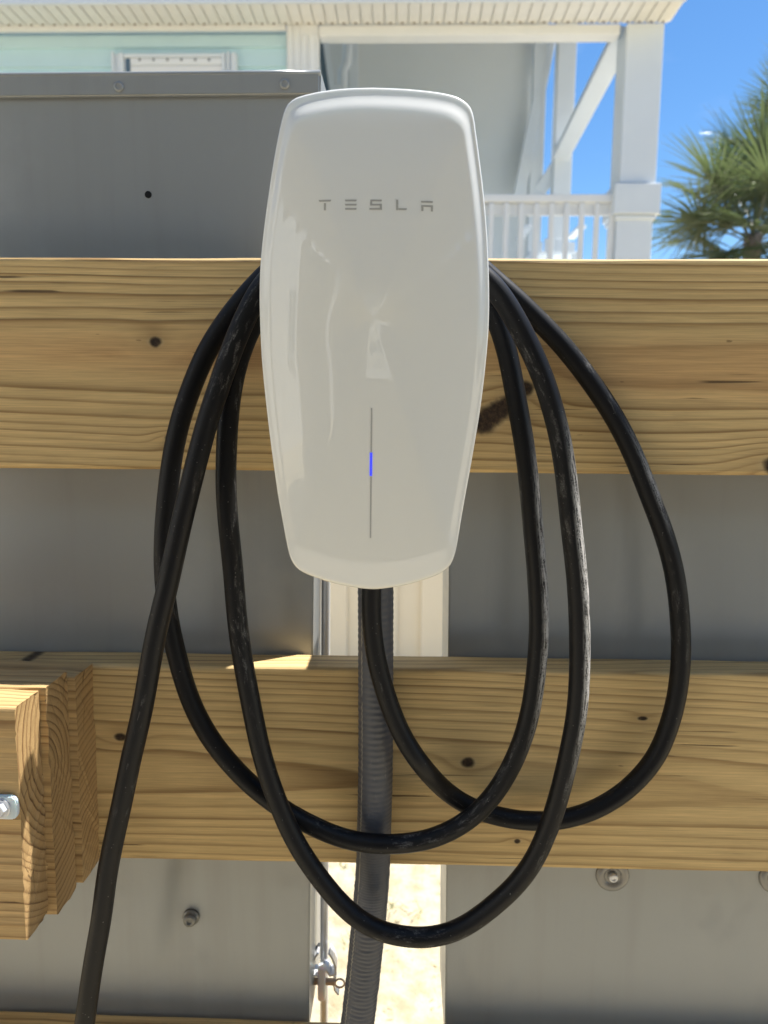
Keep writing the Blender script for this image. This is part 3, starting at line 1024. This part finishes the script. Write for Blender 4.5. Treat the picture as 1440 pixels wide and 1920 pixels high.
# ------------------------------------------------------------------ beige fence beyond the gap
fy = 3.5
fence = thing('panel_fence', 'beige vinyl board fence glimpsed through the gap below the charger', 'fence', (0, fy, 0))
bmE = box_me('fence_board', (0.128, 0.022, 1.36), 0.006, 2)
for i in range(-16, 17):
    link('fence_board', bmE, M['beige'], fence, (i * 0.121 + 0.03, 0.0 if i % 2 else 0.0225, 0.72))
for z in (0.20, 0.86, 1.36):
    link('rail', box_me('rail', (4.1, 0.035, 0.09), 0.006, 2), M['beige'], fence, (0, 0.054, z))
for x in (-2.08, 2.14):
    link('fence_post', box_me('fence_post', (0.12, 0.12, 1.55), 0.008, 2), M['white'], fence, (x, 0.02, 0.775))

# ------------------------------------------------------------------ beach house
HY = 6.5
house = thing('beach_house', 'aqua beach house with white porch, rising behind the boards', 'house', (0, 0, 0))


def hx(px, py=200, Y=HY): return P(px, py, Y).x
def hz(py, px=720, Y=HY): return P(px, py, Y).z


zs = hz(46)                        # soffit height
x_l, x_r = hx(-1600, 46), hx(1252, 46)
xo_r = hx(1284, 8, 6.2)
# soffit slats
w_s = (hx(1160, 50) - hx(600, 50)) / 25.4
smesh = box_me('soffit_slat', (w_s - 0.010, 0.33, 0.012), 0.003, 1)
M['nail'] = plain('brown_nail_stain', (0.16, 0.11, 0.07), 0.7, 0.2, 30)
bm = bmesh.new(); bm.from_mesh(smesh)
rt = bmesh.ops.create_cone(bm, cap_ends=True, segments=8, radius1=0.011, radius2=0.008, depth=0.006, matrix=Matrix.Translation((0, 0.135, -0.0085)))
nf = {f_ for v in rt['verts'] for f_ in v.link_faces}
for f_ in nf: f_.material_index = 1
bm.to_mesh(smesh); bm.free()
smesh.materials.append(M['vinyl']); smesh.materials.append(M['nail'])
n_s = int((xo_r - x_l) / w_s)
for i in range(n_s):
    x = xo_r - 0.02 - w_s * (i + 0.5)
    if x < hx(-260, 46): break
    link('soffit_slat', smesh, M['vinyl'], house, (x, HY - 0.155, zs + 0.010))
link('soffit_back', box_me('soffit_back', (xo_r - x_l, 0.34, 0.02)), M['cream'], house, ((x_l + xo_r) / 2, HY - 0.155, zs + 0.030))
box('fascia', (x_l, HY - 0.345, zs - 0.004), (xo_r, HY - 0.32, zs + 0.20), M['white'], house, 0.004)
box('drip_edge', (x_l, HY - 0.362, zs + 0.13), (xo_r + 0.01, HY - 0.3455, zs + 0.21), M['roof'], house, 0.002)
bar('rake_board', (xo_r - 0.012, HY - 0.30, zs + 0.10), (xo_r - 0.012, HY + 3.2, zs + 2.75), 0.024, 0.2, M['white'], house, 0.004, up=(0, 0, 1))
# roof plane rising away
vs = [(x_l, HY - 0.36, zs + 0.212), (xo_r + .02, HY - 0.36, zs + 0.212), (xo_r + .02, HY + 3.2, zs + 2.9), (x_l, HY + 3.2, zs + 2.9)]
vs += [(x, y, z + 0.06) for x, y, z in vs]
link('roof', mesh('roof', vs, [(3, 2, 1, 0), (4, 5, 6, 7), (0, 1, 5, 4), (1, 2, 6, 5), (2, 3, 7, 6), (3, 0, 4, 7)]), M['roof'], house)
# porch beam
box('porch_beam', (hx(598, 55), HY, hz(66)), (hx(1163, 55), HY + 0.14, zs - 0.002), M['cream'], house, 0.006)
box('frieze_board', (x_l, HY + 0.013, hz(52)), (hx(535, 48), HY + 0.06, zs + 0.028), M['cream'], house, 0.004)
# big boxed post with collar
pl, pr = hx(1168, 200), hx(1237, 200)
zb = 2.42
pw = pr - pl
post = box('porch_post', (pl, HY - 0.01, hz(343)), (pr, HY - 0.01 + pw, zs - 0.003), M['white'], house, 0.006)
box('post_collar', (pl - 0.045, HY - 0.055, hz(403)), (pr + 0.035, HY + pw + 0.03, hz(346)), M['white'], house, 0.008, 2)
box('post_base', (pl - 0.010, HY - 0.02, zb), (pr - 0.01, HY + pw - 0.01, hz(403) + .001), M['white'], house, 0.006)
box('base_trim', (pl - 0.025, HY - 0.035, hz(412)), (pr + 0.01, HY + pw + 0.01, hz(404)), M['white'], house, 0.006)
# railing
rx0, rx1 = hx(700, 370), hx(1158, 370)
box('hand_rail', (rx0, HY + 0.02, hz(377)), (rx1, HY + 0.12, hz(362)), M['cream'], house, 0.008, 2)
box('sub_rail', (rx0, HY + 0.055, hz(400)), (rx1, HY + 0.085, hz(379)), M['cream'], house, 0.004)
box('bottom_rail', (rx0, HY + 0.04, zb + 0.06), (rx1, HY + 0.10, zb + 0.12), M['cream'], house, 0.006)
bx0, bx1 = hx(921, 430), hx(1148, 430)
sp = (bx1 - bx0) / 8
bme = box_me('baluster', (0.042, 0.036, hz(379) - zb - 0.12), 0.005, 1)
for i in range(-7, 9):
    link('baluster', bme, M['cream'], house, (bx0 + sp * i, HY + 0.034, (hz(379) + zb + 0.12) / 2))
# deck floor and its front board
deck = box('deck_floor', (hx(520, 480), HY - 0.05, zb - 0.04), (pr + 0.1, HY + 3.4, zb), M['white'], house)
box('deck_skirt', (x_l, HY - 0.075, zb - 0.30), (pr + 0.1, HY - 0.051, zb - 0.002), M['cream'], house, 0.004)
# enclosed ground storey
box('ground_storey', (x_l, HY + 0.25, 0.0), (pr - 0.1, HY + 3.3, zb - 0.31), M['beige'], house)
# left wing: aqua siding, one board at a time
wx1 = hx(538, 100, HY + 0.1)
lap = [hz(54), hz(80), hz(117), hz(154), hz(191), hz(228), hz(265), hz(302), hz(339), hz(376), hz(413), hz(450), hz(487)]
for i in range(len(lap) - 1):
    t_, b_ = lap[i], lap[i + 1]
    vs = [(x_l, HY + 0.085, t_), (wx1, HY + 0.085, t_), (wx1, HY + 0.060, b_), (x_l, HY + 0.060, b_), (x_l, HY + 0.10, t_), (wx1, HY + 0.10, t_), (wx1, HY + 0.10, b_ + 0.0005), (x_l, HY + 0.10, b_ + 0.0005)]
    link('siding_board', mesh('siding_board', vs, [(3, 2, 1, 0), (2, 3, 7, 6), (0, 1, 5, 4), (1, 2, 6, 5), (0, 4, 7, 3)]), M['aqua'], house)
box('wing_wall', (x_l, HY + 0.11, zb - 0.3), (wx1, HY + 3.0, zs), M['aqua'], house)
# fluted corner board
c0_, c1_ = hx(537, 100), hx(597, 100)
box('corner_board', (c0_, HY + 0.015, zb - 0.2), (c1_, HY + 0.10, zs + 0.03), M['cream'], house, 0.006)
for fx0, fx1 in ((541, 548), (553, 561), (566, 575), (580, 592)):
    box('corner_flute', (hx(fx0, 100), HY + 0.003, zb - 0.2), (hx(fx1, 100), HY + 0.0145, hz(49) if fx0 < 560 else hz(64)), M['cream'], house, 0.004)
# window of the wing
wz = hz(96)
win = box('window', (hx(209, 100), HY + 0.022, zb + 0.35), (hx(443, 100), HY + 0.058, wz), M['white'], house, 0.006)
wl = win.location


def wpart(name, px0, py0, px1, py1, y0, y1, mat, bev=0.003):
    lo = (hx(px0, 110), y0, hz(py1)); hi = (hx(px1, 110), y1, hz(py0))
    return box(name, lo, hi, mat, win, bev, off=wl)


zz = 330
for a_, b_, f_ in ((208, 213, 0.0), (222, 231, .006), (415, 421, .006), (425, 429, .0), (434, 441, .004)):
    wpart('frame', a_, 97 if f_ else 94, b_, zz, HY + 0.002 - f_, HY + 0.0215, M['white'])
wpart('header', 231.5, 98, 414.5, 105, HY + 0.004, HY + 0.0215, M['white'])
wpart('blind_rail', 244, 106, 414.5, 119, HY + 0.010, HY + 0.0215, M['cream'])
wpart('blind', 244, 121, 414.5, zz, HY + 0.012, HY + 0.0215, M['blind'])
wpart('gap_strip', 234, 106, 242, zz, HY + 0.014, HY + 0.0215, M['pane'])
for k in range(6):
    q = P(262 + k * 26, 112, HY + 0.0098) - wl
    link('screw_head', lathe_me('screw_head', [(0.010, 0), (0.010, 0.004), (0.006, 0.006)], 10), M['darkzinc'], win, q)
# rear porch wall: fine horizontal siding
BY = 9.2
bx_l, bx_r = hx(560, 200, BY), hx(998, 200, BY)
zt_, zb_ = zs + 2.1, zb
vs, fs = [], []
nl = 118
hstep = (zt_ - zb_) / nl
for i in range(nl):
    t_ = zt_ - i * hstep
    b = len(vs)
    vs += [(bx_l, BY, t_), (bx_r, BY, t_), (bx_r, BY - 0.009, t_ - hstep * .9), (bx_l, BY - 0.009, t_ - hstep * .9), (bx_r, BY, t_ - hstep), (bx_l, BY, t_ - hstep)]
    fs += [(3, 2, 1, 0), (5, 4, 2, 3)]
    fs[-2:] = [tuple(b + k for k in f_) for f_ in fs[-2:]]
sw = plain('pale_grey_siding', (0.74, 0.76, 0.75), 0.5, 0.03, 2)
tag(link('porch_siding', mesh('porch_siding', vs, fs), sw, house), kind='stuff')
box('porch_wall', (bx_l, BY + 0.002, zb), (bx_r, BY + 0.16, zt_), M['white'], house)
# glazed door, pipe and trims at the porch's left
box('glass_door', (hx(600, 110, BY - .5), BY - 0.55, zb), (hx(630, 110, BY - .5), BY - 0.50, zs + 0.4), M['pane'], house)
box('door_trim', (hx(622, 110, BY - .5), BY - 0.58, zb), (hx(640, 110, BY - .5), BY - 0.551, zs + 0.4), M['white'], house, 0.006)
dp = [P(652, -60, BY - .3), P(652, 90, BY - .3), P(650, 118, BY - .3), P(643, 135, BY - .3), P(643, 260, BY - .3), P(643, 420, BY - .3)]
link('drain_pipe', tube_me('drain_pipe', dp, 0.055, 12), M['white'], house)
box('corner_trim', (hx(655, 110, BY), BY - 0.05, zb), (hx(672, 110, BY), BY - 0.010, zt_), M['white'], house, 0.006)
for a_, b_, cc in ((603, 612, 'pane'), (614, 619, 'white')):
    bar('leaning_strip', P(a_ + 14, 200, BY - .75), P(a_ - 6, 60, BY - .75), 0.06, 0.03, M[cc], house)
# rear posts and braces
for (a_, b_, Y) in ((998, 1023, BY - 0.2), (1043, 1077, BY - 0.4)):
    xa, xb = hx(a_, 200, Y), hx(b_, 200, Y)
    box('rear_post', (xa, Y, zb), (xb, Y + (xb - xa), zs + 1.9), M['white'], house, 0.006)
bar('brace', P(1170, 62, HY + 0.25), P(1052, 292, BY - 0.35), 0.17, 0.12, M['white'], house, 0.006)
bar('brace', P(1050, 300, BY - 0.30), P(1005, 372, BY - 0.12), 0.14, 0.10, M['white'], house, 0.006)
bar('brace', P(1034, 60, BY - 0.1), P(972, 372, BY - 0.25), 0.13, 0.08, M['white'], house, 0.006)
# pilings under the porch
for x in (pl + pw / 2, hx(900, 400), hx(620, 400)):
    box('piling', (x - .12, HY + .02, 0.0), (x + .12, HY + 0.24, zb - 0.31), M['timber'], house, 0.01)

# white porch chair
q = P(1040, 440, HY + 0.75)
chair = thing('porch_chair', 'white slatted chair half hidden behind the porch railing', 'chair', (q.x, q.y, zb))
zc = q.z - zb
for i in range(4):
    hh = zc - 0.03 * abs(i - 1.5) - 0.02
    link('back_slat', box_me('back_slat', (0.085, 0.02, hh - 0.36), 0.008, 2), M['white'], chair, (-0.15 + 0.1 * i, 0.0, 0.36 + (hh - 0.36) / 2))
link('seat', box_me('seat', (0.46, 0.46, 0.03), 0.008, 2), M['white'], chair, (0, 0.26, 0.37))
for sx in (-1, 1):
    for sy in (0.05, 0.46):
        link('leg', box_me('leg', (0.05, 0.04, 0.355), 0.005, 1), M['white'], chair, (sx * 0.2, sy, 0.1775))
    link('arm_rest', box_me('arm_rest', (0.08, 0.5, 0.025), 0.008, 2), M['white'], chair, (sx * 0.25, 0.25, 0.60))


# ------------------------------------------------------------------ palms
def frond_me(name, nleaf, rad, droop, seed):
    rnd = random.Random(seed)
    vs, fs = [], []

    def strip(p, d, up, L, wd, sag):
        side = d.cross(up).normalized()
        n = 5
        base = len(vs)
        q = p.copy()
        dd = d.copy()
        for i in range(n + 1):
            t = i / n
            wv = wd * (0.8 + 2.2 * t) * (1 - t) ** 0.95 if t < 1 else 0.0006
            wv = max(wv, 0.0015)
            fold = up * (wv * 0.55)
            vs.extend([q - side * wv + fold, q.copy(), q + side * wv + fold])
            dd = (dd - Vector((0, 0, 1)) * sag * (0.3 + t)).normalized()
            q = q + dd * (L / n)
        for i in range(n):
            b = base + 3 * i
            fs.extend([(b, b + 1, b + 4, b + 3), (b + 1, b + 2, b + 5, b + 4)])

    # petiole along +x
    pet = [Vector((0.0, 0, 0)), Vector((0.45, 0, 0.05)), Vector((0.9, 0, 0.04))]
    for i in range(2):
        a, b_ = pet[i], pet[i + 1]
        base = len(vs)
        for p in (a, b_):
            vs.extend([p + Vector((0, -0.018, 0)), p + Vector((0, 0.018, 0)), p + Vector((0, 0, -0.02))])
        fs.extend([(base, base + 3, base + 4, base + 1), (base + 1, base + 4, base + 5, base + 2), (base + 2, base + 5, base + 3, base)])
    for i in range(nleaf):
        u = i / (nleaf - 1) * 2 - 1
        a = u * 2.25 + rnd.uniform(-.03, .03)
        d = Vector((math.cos(a), math.sin(a), 0.22 * math.cos(a * 0.7) + rnd.uniform(-.05, .08))).normalized()
        costa = Vector((0.9 + 0.22 * (1 - abs(u)), 0, 0.04 - 0.05 * (1 - abs(u))))
        L = rad * (0.72 + 0.28 * math.cos(a * 0.6)) * rnd.uniform(.88, 1.08)
        strip(costa, d, (Vector((0, 0, 1)) + Vector((rnd.uniform(-.5, .5), rnd.uniform(-.5, .5), 0))).normalized(), L, 0.015, droop * rnd.uniform(.6, 2.2))
    return mesh(name, vs, fs)


fmeshes = [frond_me('frond', 46, 0.95, 0.05, 3), frond_me('frond', 42, 1.0, 0.09, 4), frond_me('frond', 44, 0.9, 0.14, 5)]
for m_ in fmeshes:
    m_.materials.append(M['leaf'])


def palm(px, py, Y, n, label, seed, sc=1.0):
    rnd = random.Random(seed)
    c = P(px, py, Y)
    root = thing('palm_tree', label, 'palm tree', (c.x, c.y, 0), 'palms beside the porch')
    tp = [Vector((0.15 * math.sin(k * .5 + seed), 0, c.z * k / 12)) for k in range(13)]
    off = tp[-1].x
    tp = [Vector((p.x - off * k / 12, p.y, p.z)) for k, p in enumerate(tp)]
    link('trunk', tube_me('trunk', tp, lambda s, a: 0.12 + 0.015 * math.sin(s * 40), 14, ref=(0, 1, 0)), M['bark'], root)
    for i in range(n):
        f_ = bpy.data.objects.new('frond', fmeshes[i % 3])
        COL.objects.link(f_)
        f_.parent = root
        f_.location = (0, 0, c.z - 0.05 + rnd.uniform(-.12, .12))
        az = i * 2.399 + rnd.uniform(-.3, .3)
        t = (i + 0.5) / n
        el = R(78 - 138 * t + rnd.uniform(-12, 12))
        f_.rotation_euler = Euler((rnd.uniform(-.5, .5), -el, az), 'XYZ')
        s = sc * rnd.uniform(.85, 1.1)
        f_.scale = (s, s, s)


palm(1412, 440, 11.5, 46, 'bushy fan palm beside the white porch post', 2, 0.96)
palm(1530, 275, 13.5, 44, 'taller fan palm with its crown cut by the right edge', 9, 1.0)

# ------------------------------------------------------------------ what lies behind the camera and is mirrored in the charger
rh = thing('stilt_house', 'underside of a raised house on pilings, mirrored in the charger face', 'house', (0, 0, 0))
ceil_z = 2.9
XL, XR = -2.9, 3.3
box('ceiling', (XL, -9.5, ceil_z), (XR, -1.3, ceil_z + 0.12), M['carport'], rh)
jm = box_me('joist', (XR - XL - 0.1, 0.05, 0.2))
for i in range(13):
    link('joist', jm, M['timber'], rh, ((XL + XR) / 2, -1.4 - i * 0.66, ceil_z - 0.101))
for x in (XL + .14, XR - .14):
    for y in (-1.7, -3.9, -6.05, -7.5, -9.3):
        box('piling', (x - .12, y - .12, 0.005), (x + .12, y + .12, ceil_z - 0.205), M['timber'], rh, 0.01)
box('upper_wall', (XL, -9.5, ceil_z + 0.121), (XR, -1.5, ceil_z + 1.1), M['aqua'], rh)
for a_, b_ in ((-6.0, -4.1), (-9.4, -7.6)):  # invented screens, gaps left so bright bands reflect in the cabinets
    box('added_side_screen', (XL + .02, a_, 0.005), (XL + .08, b_, ceil_z - 0.205), M['timber'], rh)
for a_, b_ in ((-9.4, -2.7),):  # likewise invented, keeps bright ground out of the charger's reflection
    box('added_side_screen', (XR - .08, a_, 0.005), (XR - .02, b_, ceil_z - 0.205), M['timber'], rh)
for a_, b_ in ((-2.6, -0.65), (0.55, 3.15)):  # unseen walls added to narrow the bright openings being reflected
    box('added_back_wall', (a_, -9.2, 0.005), (b_, -9.05, ceil_z - 0.205), M['timber'], rh)
box('added_low_wall', (-0.649, -9.18, 0.005), (0.549, -9.07, 1.15), M['timber'], rh)  # added low wall, crops the reflected opening to a bright rectangle
box('header_beam', (XL + .3, -9.2, ceil_z - 0.62), (XR - .3, -9.05, ceil_z - 0.206), M['timber'], rh)


def street_house(x0, x1, label, mat):
    nh = thing('street_house', label, 'house', (0, 0, 0))
    c_ = (x0 + x1) / 2
    box('wall', (x0, -26, 0.0), (x1, -19, 5.2), mat, nh)
    wv_ = box('window', (c_ - 0.8, -18.99, 1.6), (c_ + 0.8, -18.93, 3.4), M['cream'], nh)
    for sx in (-1, 1):
        link('pane', box_me('pane', (0.62, 0.02, 1.5)), M['pane'], wv_, (sx * 0.36, 0.041, 0))
    vs = [(x0 - .4, -18.6, 5.1), (x1 + .4, -18.6, 5.1), (x1 + .4, -26.4, 5.1), (x0 - .4, -26.4, 5.1), (c_, -18.6, 7.6), (c_, -26.4, 7.6)]
    link('roof', mesh('roof', vs, [(0, 1, 4), (1, 2, 5, 4), (2, 3, 5), (3, 0, 4, 5), (3, 2, 1, 0)]), M['roof'], nh)


street_house(-4.2, 3.2, 'white house with one window across the street, mirrored mid charger', M['white'])
street_house(-13.5, -5.6, 'cream house across the street, mirrored at the left of the charger', M['cream'])
street_house(5.0, 12.0, 'aqua house across the street, mirrored at the right of the charger', M['aqua'])

sh = thing('side_house', 'cream house beside the stilts, mirrored in the left of the charger', 'house', (0, 0, 0))
box('wall', (-12.0, -16, 0.0), (-7.2, -1.0, 5.4), M['cream'], sh)
for y in (-13.5, -9.5, -6.0, -2.5):
    wv_ = box('window', (-7.19, y - .55, 1.5), (-7.13, y + .55, 3.1), M['white'], sh, 0.005)
    for sy in (-1, 1):
        link('pane', box_me('pane', (0.02, 0.42, 1.36)), M['pane'], wv_, (0.031, sy * 0.25, 0))
box('roof', (-12.4, -16.4, 5.401), (-7.0, -0.6, 5.6), M['roof'], sh, 0.02)
